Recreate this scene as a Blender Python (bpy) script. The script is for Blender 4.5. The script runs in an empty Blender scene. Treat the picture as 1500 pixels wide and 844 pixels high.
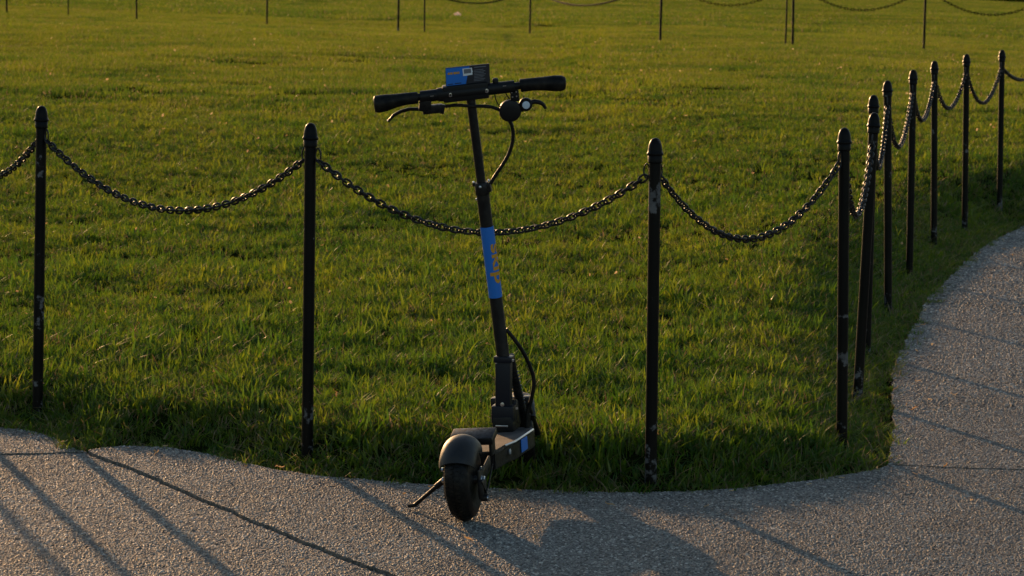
import bpy, bmesh, math, random
import numpy as np
from mathutils import Vector, Matrix, Euler

random.seed(7); RNG = np.random.default_rng(11)
scene = bpy.context.scene
COL = scene.collection
R = math.radians

# ------------------------------------------------------------------ camera
F_PX, HC = 4200.0, 1.46                      # focal length in photo pixels (1500 wide), eye height
ROLL, PITCH = R(0.9), math.atan(459 / F_PX)
cam_d = bpy.data.cameras.new('camera'); cam = bpy.data.objects.new('camera', cam_d); COL.objects.link(cam)
cam_d.sensor_width = 36; cam_d.lens = F_PX / 1500 * 36; cam_d.clip_end = 3000; cam_d.clip_start = .1
fwd = Vector((0, math.cos(PITCH), -math.sin(PITCH))); rt = Vector((1, 0, 0)); up = rt.cross(fwd)
r2 = rt * math.cos(ROLL) + up * math.sin(ROLL); u2 = up * math.cos(ROLL) - rt * math.sin(ROLL)
cm = Matrix((r2, u2, -fwd)).transposed().to_4x4(); cm.translation = (0, 0, HC)
cam.matrix_world = cm
cam_d.dof.use_dof = True; cam_d.dof.focus_distance = 8.3; cam_d.dof.aperture_fstop = 15
scene.camera = cam

# ------------------------------------------------------------------ light
SUN_EL, SUN_AZ = R(9.5), R(20)               # azimuth: to the left of the view direction
to_sun = Vector((-math.sin(SUN_AZ) * math.cos(SUN_EL), math.cos(SUN_AZ) * math.cos(SUN_EL), math.sin(SUN_EL)))
sl = bpy.data.lights.new('sun', 'SUN'); sl.energy = 4.5; sl.angle = R(.53); sl.color = (1, .58, .27)
so = bpy.data.objects.new('sun', sl); COL.objects.link(so)
so.rotation_euler = to_sun.to_track_quat('Z', 'Y').to_euler(); so.location = (-8, 20, 8)
w = bpy.data.worlds.new('World'); scene.world = w; w.use_nodes = True
wn = w.node_tree.nodes; wl = w.node_tree.links
sky = wn.new('ShaderNodeTexSky'); sky.sky_type = 'NISHITA'; sky.sun_disc = False
sky.sun_elevation = SUN_EL; sky.sun_rotation = -SUN_AZ; sky.air_density = 1; sky.dust_density = 1; sky.ozone_density = 1.3
bg = wn['Background']; bg.inputs['Strength'].default_value = .14
wl.new(sky.outputs[0], bg.inputs[0])
scene.view_settings.view_transform = 'Standard'; scene.view_settings.look = 'None'
scene.view_settings.gamma = 1; scene.view_settings.exposure = 0.24
scene.render.engine = 'CYCLES'
scene.cycles.max_bounces = 6; scene.cycles.transmission_bounces = 4; scene.cycles.diffuse_bounces = 3

# ------------------------------------------------------------------ photo pixel -> world
def pray(px, py): return fwd + r2 * ((px - 750) / F_PX) + u2 * ((422 - py) / F_PX)
def ground(px, py, z=0.0):
    d = pray(px, py); t = (z - HC) / d.z
    return Vector((0, 0, HC)) + d * t

# ------------------------------------------------------------------ helpers
def tag(o, label=None, cat=None, group=None, kind=None):
    if label: o['label'] = label
    if cat: o['category'] = cat
    if group: o['group'] = group
    if kind: o['kind'] = kind
    return o
def empty(name, loc=(0, 0, 0), rot=(0, 0, 0)):
    o = bpy.data.objects.new(name, None); o.empty_display_size = .1
    o.location = loc; o.rotation_euler = rot; COL.objects.link(o); return o
def link_mesh(name, me, mat=None, parent=None):
    o = bpy.data.objects.new(name, me); COL.objects.link(o)
    if mat is not None and len(me.materials) == 0: me.materials.append(mat)
    if parent is not None: o.parent = parent
    return o

class MB:
    """collects verts and faces of one mesh"""
    def __init__(s): s.v = []; s.f = []
    def add(s, vs, fs):
        n = len(s.v); s.v += [tuple(v) for v in vs]; s.f += [tuple(i + n for i in f) for f in fs]; return s
    def box(s, c, size, mat=None, bev=0.0):
        """bevelled box; mat = 3x3 axes"""
        bm = bmesh.new(); bmesh.ops.create_cube(bm, size=1)
        for v in bm.verts: v.co = Vector((v.co.x * size[0], v.co.y * size[1], v.co.z * size[2]))
        if bev: bmesh.ops.bevel(bm, geom=bm.edges[:], offset=bev, segments=2, profile=.6, affect='EDGES')
        bm.verts.index_update()
        M = mat or Matrix.Identity(3)
        s.add([Vector(c) + M @ v.co for v in bm.verts], [[v.index for v in f.verts] for f in bm.faces]); bm.free(); return s
    def tube(s, pts, rad, n=12, cap=True, sx=1.0):
        pts = [Vector(p) for p in pts]; m = len(pts)
        if not hasattr(rad, '__len__'): rad = [rad] * m
        tan = [(pts[min(i + 1, m - 1)] - pts[max(i - 1, 0)]).normalized() for i in range(m)]
        ref = Vector((0, 0, 1)) if abs(tan[0].z) < .9 else Vector((1, 0, 0))
        a = tan[0].cross(ref).normalized(); vs = []; fs = []
        for i in range(m):
            a = (a - tan[i] * a.dot(tan[i])).normalized(); b = tan[i].cross(a)
            for k in range(n):
                t = 2 * math.pi * k / n
                vs.append(pts[i] + a * (math.cos(t) * rad[i]) + b * (math.sin(t) * rad[i] * sx))
        for i in range(m - 1):
            for k in range(n):
                fs.append((i * n + k, i * n + (k + 1) % n, (i + 1) * n + (k + 1) % n, (i + 1) * n + k))
        if cap: fs.append(tuple(range(n))[::-1]); fs.append(tuple((m - 1) * n + k for k in range(n)))
        return s.add(vs, fs)
    def lathe(s, prof, c=(0, 0, 0), axes=None, n=20):
        """prof: (r, h) along axis 2 of axes"""
        M = axes or Matrix.Identity(3); c = Vector(c); vs = []; fs = []
        for r_, h in prof:
            for k in range(n):
                t = 2 * math.pi * k / n
                vs.append(c + M @ Vector((r_ * math.cos(t), r_ * math.sin(t), h)))
        m = len(prof)
        for i in range(m - 1):
            for k in range(n):
                fs.append((i * n + k, i * n + (k + 1) % n, (i + 1) * n + (k + 1) % n, (i + 1) * n + k))
        if prof[0][0] > 1e-5: fs.append(tuple(range(n))[::-1])
        if prof[-1][0] > 1e-5: fs.append(tuple((m - 1) * n + k for k in range(n)))
        return s.add(vs, fs)
    def mesh(s, name, smooth=40):
        me = bpy.data.meshes.new(name); me.from_pydata(s.v, [], s.f)
        bm = bmesh.new(); bm.from_mesh(me)
        bmesh.ops.remove_doubles(bm, verts=bm.verts, dist=1e-6)
        bmesh.ops.recalc_face_normals(bm, faces=bm.faces)
        if smooth:
            for f in bm.faces: f.smooth = True
            for e in bm.edges:
                if len(e.link_faces) == 2 and e.calc_face_angle(0) > R(smooth): e.smooth = False
        bm.to_mesh(me); bm.free(); return me
    def build(s, name, mat, parent=None, smooth=40): return link_mesh(name, s.mesh(name, smooth), mat, parent)

def smoothstep(t): t = np.clip(t, 0, 1); return t * t * (3 - 2 * t)
_perm = np.random.default_rng(3).random((256, 256))
def vnoise(x, y, seed=0):
    x = np.asarray(x, float) + seed * 17.31; y = np.asarray(y, float) + seed * 9.77
    xi = np.floor(x).astype(int); yi = np.floor(y).astype(int); fx = x - xi; fy = y - yi
    fx = fx * fx * (3 - 2 * fx); fy = fy * fy * (3 - 2 * fy)
    g = lambda a, b: _perm[a % 256, b % 256]
    return (g(xi, yi) * (1 - fx) + g(xi + 1, yi) * fx) * (1 - fy) + (g(xi, yi + 1) * (1 - fx) + g(xi + 1, yi + 1) * fx) * fy

# ------------------------------------------------------------------ materials
def mat(name, build=None, color=(.5, .5, .5), rough=.6, metal=0.0, spec=.5):
    m = bpy.data.materials.new(name); m.use_nodes = True
    p = m.node_tree.nodes['Principled BSDF']
    p.inputs['Base Color'].default_value = (*color, 1); p.inputs['Roughness'].default_value = rough
    p.inputs['Metallic'].default_value = metal; p.inputs['Specular IOR Level'].default_value = spec
    if build: build(m.node_tree.nodes, m.node_tree.links, p)
    return m
def ramp(n, l, src, stops):
    r_ = n.new('ShaderNodeValToRGB'); e = r_.color_ramp.elements
    while len(e) < len(stops): e.new(.5)
    for i, (p, c) in enumerate(stops): e[i].position = p; e[i].color = (*c, 1) if len(c) == 3 else c
    l.new(src, r_.inputs[0]); return r_
def tex(n, l, kind, scale, co=None, **kw):
    t = n.new(kind)
    if co is not None: l.new(co, t.inputs['Vector'])
    t.inputs['Scale'].default_value = scale
    for k, v in kw.items():
        if k in t.inputs: t.inputs[k].default_value = v
        else: setattr(t, k, v)
    return t
def mix(n, l, fac, a, b, typ='MIX'):
    m_ = n.new('ShaderNodeMix'); m_.data_type = 'RGBA'; m_.blend_type = typ
    if hasattr(fac, 'is_linked') or hasattr(fac, 'links'): l.new(fac, m_.inputs[0])
    else: m_.inputs[0].default_value = fac
    for i, s_ in ((6, a), (7, b)):
        if hasattr(s_, 'links'): l.new(s_, m_.inputs[i])
        else: m_.inputs[i].default_value = (*s_, 1)
    return m_.outputs[2]

def b_slab(n, l, p):
    g = n.new('ShaderNodeNewGeometry').outputs['Position']
    v = tex(n, l, 'ShaderNodeTexVoronoi', 150, g); v2 = tex(n, l, 'ShaderNodeTexVoronoi', 60, g)
    sep = n.new('ShaderNodeSeparateColor'); l.new(v.outputs['Color'], sep.inputs[0])
    c1 = ramp(n, l, sep.outputs[0], [(0, (.06, .058, .055)), (.35, (.10, .097, .092)), (.7, (.15, .145, .136)), (1, (.25, .24, .225))])
    nz = tex(n, l, 'ShaderNodeTexNoise', 1.3, g, Detail=9, Roughness=.68)
    c2 = ramp(n, l, nz.outputs[0], [(.28, (.60, .575, .53)), (.5, (.92, .90, .84)), (.72, (1.10, 1.08, 1.02))])
    c = mix(n, l, 1.0, c1.outputs[0], c2.outputs[0], 'MULTIPLY')
    l.new(c, p.inputs['Base Color']); p.inputs['Roughness'].default_value = .8
    bu = n.new('ShaderNodeBump'); bu.inputs['Strength'].default_value = .6; bu.inputs['Distance'].default_value = .003; bu.invert = True
    l.new(v.outputs['Distance'], bu.inputs['Height']); l.new(bu.outputs[0], p.inputs['Normal'])
M_slab = mat('aggregate_concrete', b_slab)
def b_pebble(n, l, p):
    oi = n.new('ShaderNodeObjectInfo')
    c = ramp(n, l, oi.outputs['Random'], [(0, (.045, .043, .04)), (.2, (.12, .115, .108)), (.4, (.20, .18, .165)), (.55, (.20, .205, .195)), (.75, (.29, .275, .25)), (.92, (.40, .385, .35)), (1, (.62, .60, .56))])
    g = n.new('ShaderNodeNewGeometry').outputs['Position']
    nz = tex(n, l, 'ShaderNodeTexNoise', 1.3, g, Detail=9, Roughness=.68)
    c2 = ramp(n, l, nz.outputs[0], [(.28, (.60, .575, .53)), (.5, (.92, .90, .84)), (.72, (1.10, 1.08, 1.02))])
    l.new(mix(n, l, 1.0, c.outputs[0], c2.outputs[0], 'MULTIPLY'), p.inputs['Base Color'])
    p.inputs['Roughness'].default_value = .58; p.inputs['Specular IOR Level'].default_value = .35
M_pebble = mat('pebble_stone', b_pebble)
def b_soil(n, l, p):
    g = n.new('ShaderNodeNewGeometry').outputs['Position']
    nz = tex(n, l, 'ShaderNodeTexNoise', 9, g, Detail=8, Roughness=.7)
    c = ramp(n, l, nz.outputs[0], [(.3, (.009, .012, .003)), (.55, (.015, .021, .005)), (.75, (.024, .026, .008))])
    l.new(c.outputs[0], p.inputs['Base Color']); p.inputs['Roughness'].default_value = 1; p.inputs['Specular IOR Level'].default_value = 0
M_soil = mat('grassy_soil', b_soil)

def grass_mat(name, stops, trans, spec=.35):
    m = bpy.data.materials.new(name); m.use_nodes = True; n = m.node_tree.nodes; l = m.node_tree.links
    n.clear(); out = n.new('ShaderNodeOutputMaterial')
    oi = n.new('ShaderNodeObjectInfo'); g = n.new('ShaderNodeNewGeometry').outputs['Position']
    nz = tex(n, l, 'ShaderNodeTexNoise', .55, g, Detail=5, Roughness=.65)
    ad = n.new('ShaderNodeMath'); ad.operation = 'MULTIPLY_ADD'
    l.new(oi.outputs['Random'], ad.inputs[0]); ad.inputs[1].default_value = .6
    l.new(nz.outputs[0], ad.inputs[2]); sb = n.new('ShaderNodeMath'); sb.operation = 'SUBTRACT'
    l.new(ad.outputs[0], sb.inputs[0]); sb.inputs[1].default_value = .3
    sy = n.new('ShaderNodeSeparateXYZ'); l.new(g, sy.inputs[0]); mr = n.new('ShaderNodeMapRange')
    l.new(sy.outputs[1], mr.inputs[0]); mr.inputs[1].default_value = 9; mr.inputs[2].default_value = 34; mr.inputs[4].default_value = .28   # yellower with distance: more sunlit blade tips painted into the colour
    tips_lit = n.new('ShaderNodeMath'); l.new(sb.outputs[0], tips_lit.inputs[0]); l.new(mr.outputs[0], tips_lit.inputs[1]); sb = tips_lit
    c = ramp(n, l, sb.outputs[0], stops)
    df = n.new('ShaderNodeBsdfDiffuse'); l.new(c.outputs[0], df.inputs[0])
    tr = n.new('ShaderNodeBsdfTranslucent'); l.new(mix(n, l, 1.0, c.outputs[0], trans, 'MULTIPLY'), tr.inputs[0])
    a = n.new('ShaderNodeAddShader'); l.new(df.outputs[0], a.inputs[0]); l.new(tr.outputs[0], a.inputs[1])
    gl = n.new('ShaderNodeBsdfGlossy'); gl.inputs['Roughness'].default_value = spec; gl.inputs[0].default_value = (.9, .9, .9, 1)
    mx = n.new('ShaderNodeMixShader'); mx.inputs[0].default_value = .022
    l.new(a.outputs[0], mx.inputs[1]); l.new(gl.outputs[0], mx.inputs[2]); l.new(mx.outputs[0], out.inputs[0]); return m
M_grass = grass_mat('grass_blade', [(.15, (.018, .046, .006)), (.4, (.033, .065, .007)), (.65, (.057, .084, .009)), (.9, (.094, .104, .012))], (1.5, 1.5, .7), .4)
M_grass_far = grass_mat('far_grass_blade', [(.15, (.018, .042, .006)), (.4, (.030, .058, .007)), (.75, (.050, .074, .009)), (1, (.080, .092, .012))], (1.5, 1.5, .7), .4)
M_straw = grass_mat('dry_blade', [(.2, (.08, .06, .025)), (.6, (.13, .10, .045)), (.9, (.22, .17, .09))], (1.0, .9, .8), .3)
M_leaf = grass_mat('dry_leaf', [(.2, (.22, .14, .06)), (.6, (.32, .23, .12)), (.9, (.45, .36, .22))], (.9, .8, .7), .3)

def b_post(n, l, p, bands=()):
    co = n.new('ShaderNodeTexCoord').outputs['Object']
    oi = n.new('ShaderNodeObjectInfo')
    av = n.new('ShaderNodeVectorMath'); av.operation = 'ADD'; l.new(co, av.inputs[0])
    mv = n.new('ShaderNodeVectorMath'); mv.operation = 'SCALE'; mv.inputs[0].default_value = (13, 7, 31); l.new(oi.outputs['Random'], mv.inputs['Scale'])
    l.new(mv.outputs[0], av.inputs[1]); co2 = av.outputs[0]
    sep = n.new('ShaderNodeSeparateXYZ'); l.new(co, sep.inputs[0])
    chips = tex(n, l, 'ShaderNodeTexNoise', 42, co2, Detail=5, Roughness=.65)
    big = tex(n, l, 'ShaderNodeTexNoise', 7, co2, Detail=3)
    mu = n.new('ShaderNodeMath'); mu.operation = 'MULTIPLY'; l.new(chips.outputs[0], mu.inputs[0]); l.new(big.outputs[0], mu.inputs[1])
    src = mu.outputs[0]
    base = n.new('ShaderNodeMapRange'); base.inputs[1].default_value = .13; base.inputs[2].default_value = .03
    base.inputs[3].default_value = 0; base.inputs[4].default_value = .13; l.new(sep.outputs[2], base.inputs[0])
    ad = n.new('ShaderNodeMath'); l.new(src, ad.inputs[0]); l.new(base.outputs[0], ad.inputs[1]); src = ad.outputs[0]
    for z0, hw, amp in bands:
        d = n.new('ShaderNodeMath'); d.operation = 'SUBTRACT'; l.new(sep.outputs[2], d.inputs[0]); d.inputs[1].default_value = z0
        a = n.new('ShaderNodeMath'); a.operation = 'ABSOLUTE'; l.new(d.outputs[0], a.inputs[0])
        mr = n.new('ShaderNodeMapRange'); mr.inputs[1].default_value = 0; mr.inputs[2].default_value = hw; mr.inputs[3].default_value = amp; mr.inputs[4].default_value = 0
        l.new(a.outputs[0], mr.inputs[0]); ad = n.new('ShaderNodeMath'); l.new(src, ad.inputs[0]); l.new(mr.outputs[0], ad.inputs[1]); src = ad.outputs[0]
    wear = ramp(n, l, src, [(.375, (0, 0, 0)), (.415, (1, 1, 1))])
    dirt = ramp(n, l, big.outputs[0], [(.35, (.003, .003, .003)), (.7, (.008, .0065, .005))])
    grey = ramp(n, l, chips.outputs[0], [(.3, (.05, .05, .05)), (.7, (.15, .145, .14))])
    l.new(mix(n, l, wear.outputs[0], dirt.outputs[0], grey.outputs[0]), p.inputs['Base Color'])
    rr = ramp(n, l, wear.outputs[0], [(0, (.42,) * 3), (1, (.8,) * 3)]); l.new(rr.outputs[0], p.inputs['Roughness'])
    bu = n.new('ShaderNodeBump'); bu.inputs['Strength'].default_value = .25; bu.inputs['Distance'].default_value = .001
    l.new(chips.outputs[0], bu.inputs['Height']); l.new(bu.outputs[0], p.inputs['Normal'])
M_post = mat('chipped_black_paint', b_post, spec=.12)
M_post_flaked = mat('chipped_black_paint_flaked', lambda n, l, p: b_post(n, l, p, ((.82, .075, .13), (.17, .03, .13))), spec=.12)
M_post_worn = mat('chipped_black_paint_banded', lambda n, l, p: b_post(n, l, p, ((.415, .024, .22), (.29, .034, .22))), spec=.12)
def b_iron(n, l, p):
    co = n.new('ShaderNodeTexCoord').outputs['Object']
    nz = tex(n, l, 'ShaderNodeTexNoise', 60, co, Detail=4)
    c = ramp(n, l, nz.outputs[0], [(.35, (.006, .006, .006)), (.7, (.018, .015, .012))]); l.new(c.outputs[0], p.inputs['Base Color'])
M_far = mat('far_chain_iron', color=(.008, .008, .007), rough=.9, spec=.1)
M_iron = mat('black_iron', b_iron, rough=.48, spec=.4)
def grime(base, dust, lo=.45, hi=.72):
    def f(n, l, p):
        co = n.new('ShaderNodeTexCoord').outputs['Object']
        nz = tex(n, l, 'ShaderNodeTexNoise', 26, co, Detail=8, Roughness=.72)
        c = ramp(n, l, nz.outputs[0], [(lo, base), (hi, dust)]); l.new(c.outputs[0], p.inputs['Base Color'])
        fine = tex(n, l, 'ShaderNodeTexNoise', 90, co, Detail=5); rr = ramp(n, l, fine.outputs[0], [(.3, (.3,) * 3), (.7, (.62,) * 3)]); l.new(rr.outputs[0], p.inputs['Roughness'])
    return f
M_blk = mat('satin_black_metal', grime((.004, .004, .0045), (.022, .019, .015)), spec=.3)
M_matte = mat('black_plastic', color=(.0045, .0045, .005), rough=.5, spec=.3)
M_rub = mat('black_rubber', grime((.005, .005, .005), (.030, .025, .019), .42, .75), spec=.15)
def b_grit(n, l, p):
    co = n.new('ShaderNodeTexCoord').outputs['Object']
    nz = tex(n, l, 'ShaderNodeTexNoise', 220, co, Detail=3); big = tex(n, l, 'ShaderNodeTexNoise', 14, co, Detail=4)
    c = ramp(n, l, big.outputs[0], [(.35, (.05, .042, .036)), (.65, (.12, .10, .085))]); l.new(c.outputs[0], p.inputs['Base Color'])
    bu = n.new('ShaderNodeBump'); bu.inputs['Strength'].default_value = .8; bu.inputs['Distance'].default_value = .001
    l.new(nz.outputs[0], bu.inputs['Height']); l.new(bu.outputs[0], p.inputs['Normal'])
M_grit = mat('dusty_grip_tape', b_grit, rough=.85)
def b_fend(n, l, p):
    co = n.new('ShaderNodeTexCoord').outputs['Object']
    nz = tex(n, l, 'ShaderNodeTexNoise', 30, co, Detail=6, Roughness=.7)
    c = ramp(n, l, nz.outputs[0], [(.35, (.006, .006, .006)), (.7, (.018, .016, .014))]); l.new(c.outputs[0], p.inputs['Base Color'])
    rr = ramp(n, l, nz.outputs[0], [(.3, (.42,) * 3), (.7, (.7,) * 3)]); l.new(rr.outputs[0], p.inputs['Roughness'])
M_fend = mat('scuffed_black_plastic', b_fend)
M_navy = mat('dark_navy_metal', color=(.004, .006, .012), rough=.45, spec=.3)
M_blue = mat('bright_blue_vinyl', color=(.012, .17, .62), rough=.45)
M_card = mat('dark_card_print', color=(.018, .020, .028), rough=.4)
M_org = mat('orange_vinyl', color=(.62, .30, .02), rough=.5)
M_wht = mat('white_label', color=(.75, .78, .80), rough=.5)
M_txt = mat('pale_grey_print', color=(.16, .17, .19), rough=.5)
M_dtx = mat('dark_blue_print', color=(.010, .03, .10), rough=.5)
M_chr = mat('steel', color=(.55, .56, .58), rough=.28, metal=1.0)
M_btn = mat('pale_button', color=(.55, .66, .76), rough=.5)
M_alu = mat('bare_aluminium', color=(.6, .6, .6), rough=.35, metal=1.0)
M_refl = mat('round_reflector', color=(.35, .36, .36), rough=.25)

# ------------------------------------------------------------------ the path: outline from the photo
edge_px = [(0, 628), (40, 632), (80, 643), (112, 661), (128, 663), (150, 659), (180, 657), (250, 659), (320, 672), (400, 690), (480, 702), (560, 709), (640, 714),
           (760, 721), (900, 725), (1000, 724), (1100, 718), (1200, 706), (1270, 693), (1303, 685), (1308, 650), (1308, 600),
           (1307, 570), (1310, 545), (1318, 520), (1335, 490), (1350, 460), (1365, 435), (1390, 410), (1420, 380), (1450, 358), (1475, 345), (1500, 333)]
edge = [ground(*p).to_2d() for p in edge_px]
def densify(pts, step=.03, amp=.0, seed=0):
    out = []; acc = 0
    for a, b in zip(pts[:-1], pts[1:]):
        a = Vector(a); b = Vector(b); L = (b - a).length; k = max(1, int(L / step)); nrm = Vector((-(b - a).y, (b - a).x)).normalized()
        for i in range(k):
            t = i / k; q = a.lerp(b, t); acc += L / k
            off = (float(vnoise(acc * 9, 0.5, seed)) - .5) * 2 * amp + (float(vnoise(acc * 40, 7.5, seed)) - .5) * amp
            out.append(q + nrm * off)
    out.append(Vector(pts[-1])); return out
left_ext = [Vector((-7, 13.2)), Vector((-3.3, 9.75))]
right_ext = [edge[-1] + Vector((1.2, 1.5)), edge[-1] + Vector((5, 5.2))]
i_j1, i_j3 = 4, 19
j1 = [ground(*p).to_2d() for p in [(128, 664), (200, 693), (300, 736), (400, 778), (480, 811), (572, 846)]]
d1 = (j1[-1] - j1[-2]).normalized(); j1 += [j1[-1] + d1 * 4, j1[-1] + d1 * 10.5]
j2 = [Vector((-5, 9.35)), ground(-60, 668).to_2d(), ground(0, 667).to_2d(), ground(60, 666).to_2d(), ground(110, 664).to_2d(), j1[0]]
j3 = [edge[i_j3], ground(1380, 689).to_2d(), ground(1440, 691).to_2d(), ground(1520, 693).to_2d(), Vector((9, 8.6))]
BL, BR, TR = Vector((-7, -3)), Vector((9, -3)), right_ext[-1] + Vector((4, -6))
E1 = densify(left_ext + edge[:i_j1 + 1], .05, .010, 1); E2 = densify(edge[i_j1:i_j3 + 1], .04, .008, 2)
E3 = densify(edge[i_j3:] + right_ext, .05, .010, 3)
J1 = densify(j1, .012, .008, 4); J2 = densify(j2, .03, .004, 5); J3 = densify(j3, .03, .003, 6)
def off(pl, d):
    out = []
    for i, p in enumerate(pl):
        t = (pl[min(i + 1, len(pl) - 1)] - pl[max(i - 1, 0)]).normalized(); out.append(p + Vector((-t.y, t.x)) * d)
    return out
polyA = off(J2[:-1], -.005) + off(J1, -.0045) + [BL]
polyB = off(J1[1:], .0045)[::-1] + E2 + off(J3[1:], -.0035) + [BR]
polyC = E1[:-1] + [J2[-1]] + off(J2[:-1], .005)[::-1]
polyD = E3 + [TR, Vector((9, 8.61))] + off(J3[1:-1], .0035)[::-1]
path_outline = left_ext + edge + right_ext + [TR, BR, BL]
PO = np.array([tuple(p) for p in path_outline])
def inside(poly, x, y):
    r_ = np.zeros(x.shape, bool); n = len(poly); j = n - 1
    for i in range(n):
        xi, yi = poly[i]; xj, yj = poly[j]
        if yi != yj: r_ ^= ((yi > y) != (yj > y)) & (x < (xj - xi) * (y - yi) / (yj - yi) + xi)
        j = i
    return r_
def seg_dist(poly, x, y):
    d = np.full(x.shape, 1e9)
    for (ax, ay), (bx, by) in zip(poly[:-1], poly[1:]):
        vx, vy = bx - ax, by - ay; L = vx * vx + vy * vy + 1e-12
        t = np.clip(((x - ax) * vx + (y - ay) * vy) / L, 0, 1)
        d = np.minimum(d, np.hypot(x - ax - t * vx, y - ay - t * vy))
    return d
EDG = np.array([tuple(p) for p in left_ext + edge + right_ext])
def path_dist(x, y):
    """metres from the path's grass edge, positive on the grass"""
    d = seg_dist(EDG, x, y); return np.where(inside(PO, x, y), -d, d)
def terrain(x, y, d=None):
    x = np.asarray(x, float); y = np.asarray(y, float)
    if d is None: d = path_dist(x, y)
    far = smoothstep((y - 9.5) / 4) * smoothstep((x - .3) / 1.4)
    bank = (.085 + .15 * far) * smoothstep(d / (.42 + .38 * far))
    und = (vnoise(x * 1.5, y * 1.5, 1) - .5) * .016 + (vnoise(x * 4, y * 4, 2) - .5) * .010 + (vnoise(x * .35, y * .35, 3) - .5) * .05
    big = (vnoise(x * .06, y * .045, 4) - .5) * .25 * smoothstep((y - 46) / 20)
    rise = .38 * smoothstep((y - 12) / 32) - .16 * smoothstep((y - 46.5) / 7) + .012 * np.maximum(y - 54, 0) * 0.35
    rise = rise - .022 * np.clip(x, -40, 40) * smoothstep((y - 14) / 28)
    z = -.012 + bank + und * smoothstep(d / .5) + big + rise
    return np.where(d > 0, z, -.06 + np.clip(d + .03, 0, .03) * 1.6)
def tz(x, y): return float(terrain(np.array([x]), np.array([y]))[0])
def on_ground(px, py):
    """first point of the terrain along the pixel's ray"""
    d_ = pray(px, py); yy = np.geomspace(6.5, 260, 6000); t = yy / d_.y
    zt = terrain(d_.x * t, yy, np.full_like(yy, 9.0) if py < 200 else None); zt = np.maximum(zt, 0)
    hit = np.nonzero(HC + d_.z * t <= zt)[0]; i = int(hit[0]) if len(hit) else len(yy) - 1
    return Vector((d_.x * t[i], yy[i], float(zt[i])))

# ground sheet
def axis(lo, hi, fine_lo, fine_hi, step, grow):
    a = list(np.arange(fine_lo, fine_hi, step)); s_ = step; v = a[-1]
    while v < hi: s_ *= grow; v += s_; a.append(v)
    s_ = step; v = a[0]; b = []
    while v > lo: s_ *= grow; v -= s_; b.append(v)
    return np.array(b[::-1] + a)
gx = axis(-900, 900, -3.4, 4.2, .045, 1.12); gy = axis(-60, 2000, 7.8, 21, .05, 1.05)
X, Y = np.meshgrid(gx, gy); Zt = terrain(X.ravel(), Y.ravel())
nx, ny = len(gx), len(gy)
idx = np.arange(nx * ny).reshape(ny, nx)
quads = np.stack([idx[:-1, :-1], idx[:-1, 1:], idx[1:, 1:], idx[1:, :-1]], -1).reshape(-1, 4)
me = bpy.data.meshes.new('ground'); me.from_pydata(np.stack([X.ravel(), Y.ravel(), Zt], 1).tolist(), [], quads.tolist())
me.shade_smooth(); tag(link_mesh('ground', me, M_soil), kind='structure')

# path slabs
path = empty('path', (0, 0, 0)); tag(path, kind='structure')
SLABS = [(polyA, 0.0), (polyB, .0075), (polyC, .004), (polyD, .010)]
for poly, z in SLABS:
    bm = bmesh.new(); vs = [bm.verts.new((p.x, p.y, z)) for p in poly]
    f = bm.faces.new(vs); 
    if f.normal.z < 0 or f.calc_center_median() is None: pass
    f.normal_update()
    if f.normal.z < 0: f.normal_flip()
    ex = bmesh.ops.extrude_face_region(bm, geom=[f]); 
    for v in [g_ for g_ in ex['geom'] if isinstance(g_, bmesh.types.BMVert)]: v.co.z -= .05
    bmesh.ops.recalc_face_normals(bm, faces=bm.faces)
    bmesh.ops.triangulate(bm, faces=bm.faces)
    me = bpy.data.meshes.new('slab'); bm.to_mesh(me); bm.free(); link_mesh('slab', me, M_slab, path)

# ------------------------------------------------------------------ scattering (geometry nodes)
def scatter(name, pos, rot, scale, idx, meshes, parent=None):
    src = bpy.data.collections.new(name + '_source')
    for i, m_ in enumerate(meshes): src.objects.link(bpy.data.objects.new('%s_kind_%02d' % (name, i), m_))
    me = bpy.data.meshes.new(name); me.vertices.add(len(pos)); me.vertices.foreach_set('co', np.ascontiguousarray(pos, np.float32).ravel())
    a = me.attributes.new('rot', 'FLOAT_VECTOR', 'POINT'); a.data.foreach_set('vector', np.ascontiguousarray(rot, np.float32).ravel())
    a = me.attributes.new('scl', 'FLOAT_VECTOR', 'POINT'); a.data.foreach_set('vector', np.ascontiguousarray(scale, np.float32).ravel())
    a = me.attributes.new('pick', 'INT', 'POINT'); a.data.foreach_set('value', np.ascontiguousarray(idx, np.int32))
    o = link_mesh(name, me, None, parent)
    ng = bpy.data.node_groups.new(name + '_scatter', 'GeometryNodeTree')
    ng.interface.new_socket('Geometry', in_out='INPUT', socket_type='NodeSocketGeometry')
    ng.interface.new_socket('Geometry', in_out='OUTPUT', socket_type='NodeSocketGeometry')
    n = ng.nodes; l = ng.links
    gi = n.new('NodeGroupInput'); go = n.new('NodeGroupOutput'); ip = n.new('GeometryNodeInstanceOnPoints')
    ci = n.new('GeometryNodeCollectionInfo'); ci.inputs['Collection'].default_value = src
    ci.inputs['Separate Children'].default_value = True; ci.inputs['Reset Children'].default_value = True
    def attr(nm, dt): q = n.new('GeometryNodeInputNamedAttribute'); q.data_type = dt; q.inputs['Name'].default_value = nm; return q.outputs['Attribute']
    l.new(gi.outputs[0], ip.inputs['Points']); l.new(ci.outputs[0], ip.inputs['Instance']); ip.inputs['Pick Instance'].default_value = True
    l.new(attr('pick', 'INT'), ip.inputs['Instance Index'])
    er = n.new('FunctionNodeEulerToRotation'); l.new(attr('rot', 'FLOAT_VECTOR'), er.inputs[0]); l.new(er.outputs[0], ip.inputs['Rotation'])
    l.new(attr('scl', 'FLOAT_VECTOR'), ip.inputs['Scale']); l.new(ip.outputs[0], go.inputs[0])
    md = o.modifiers.new('scatter', 'NODES'); md.node_group = ng
    return o

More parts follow.
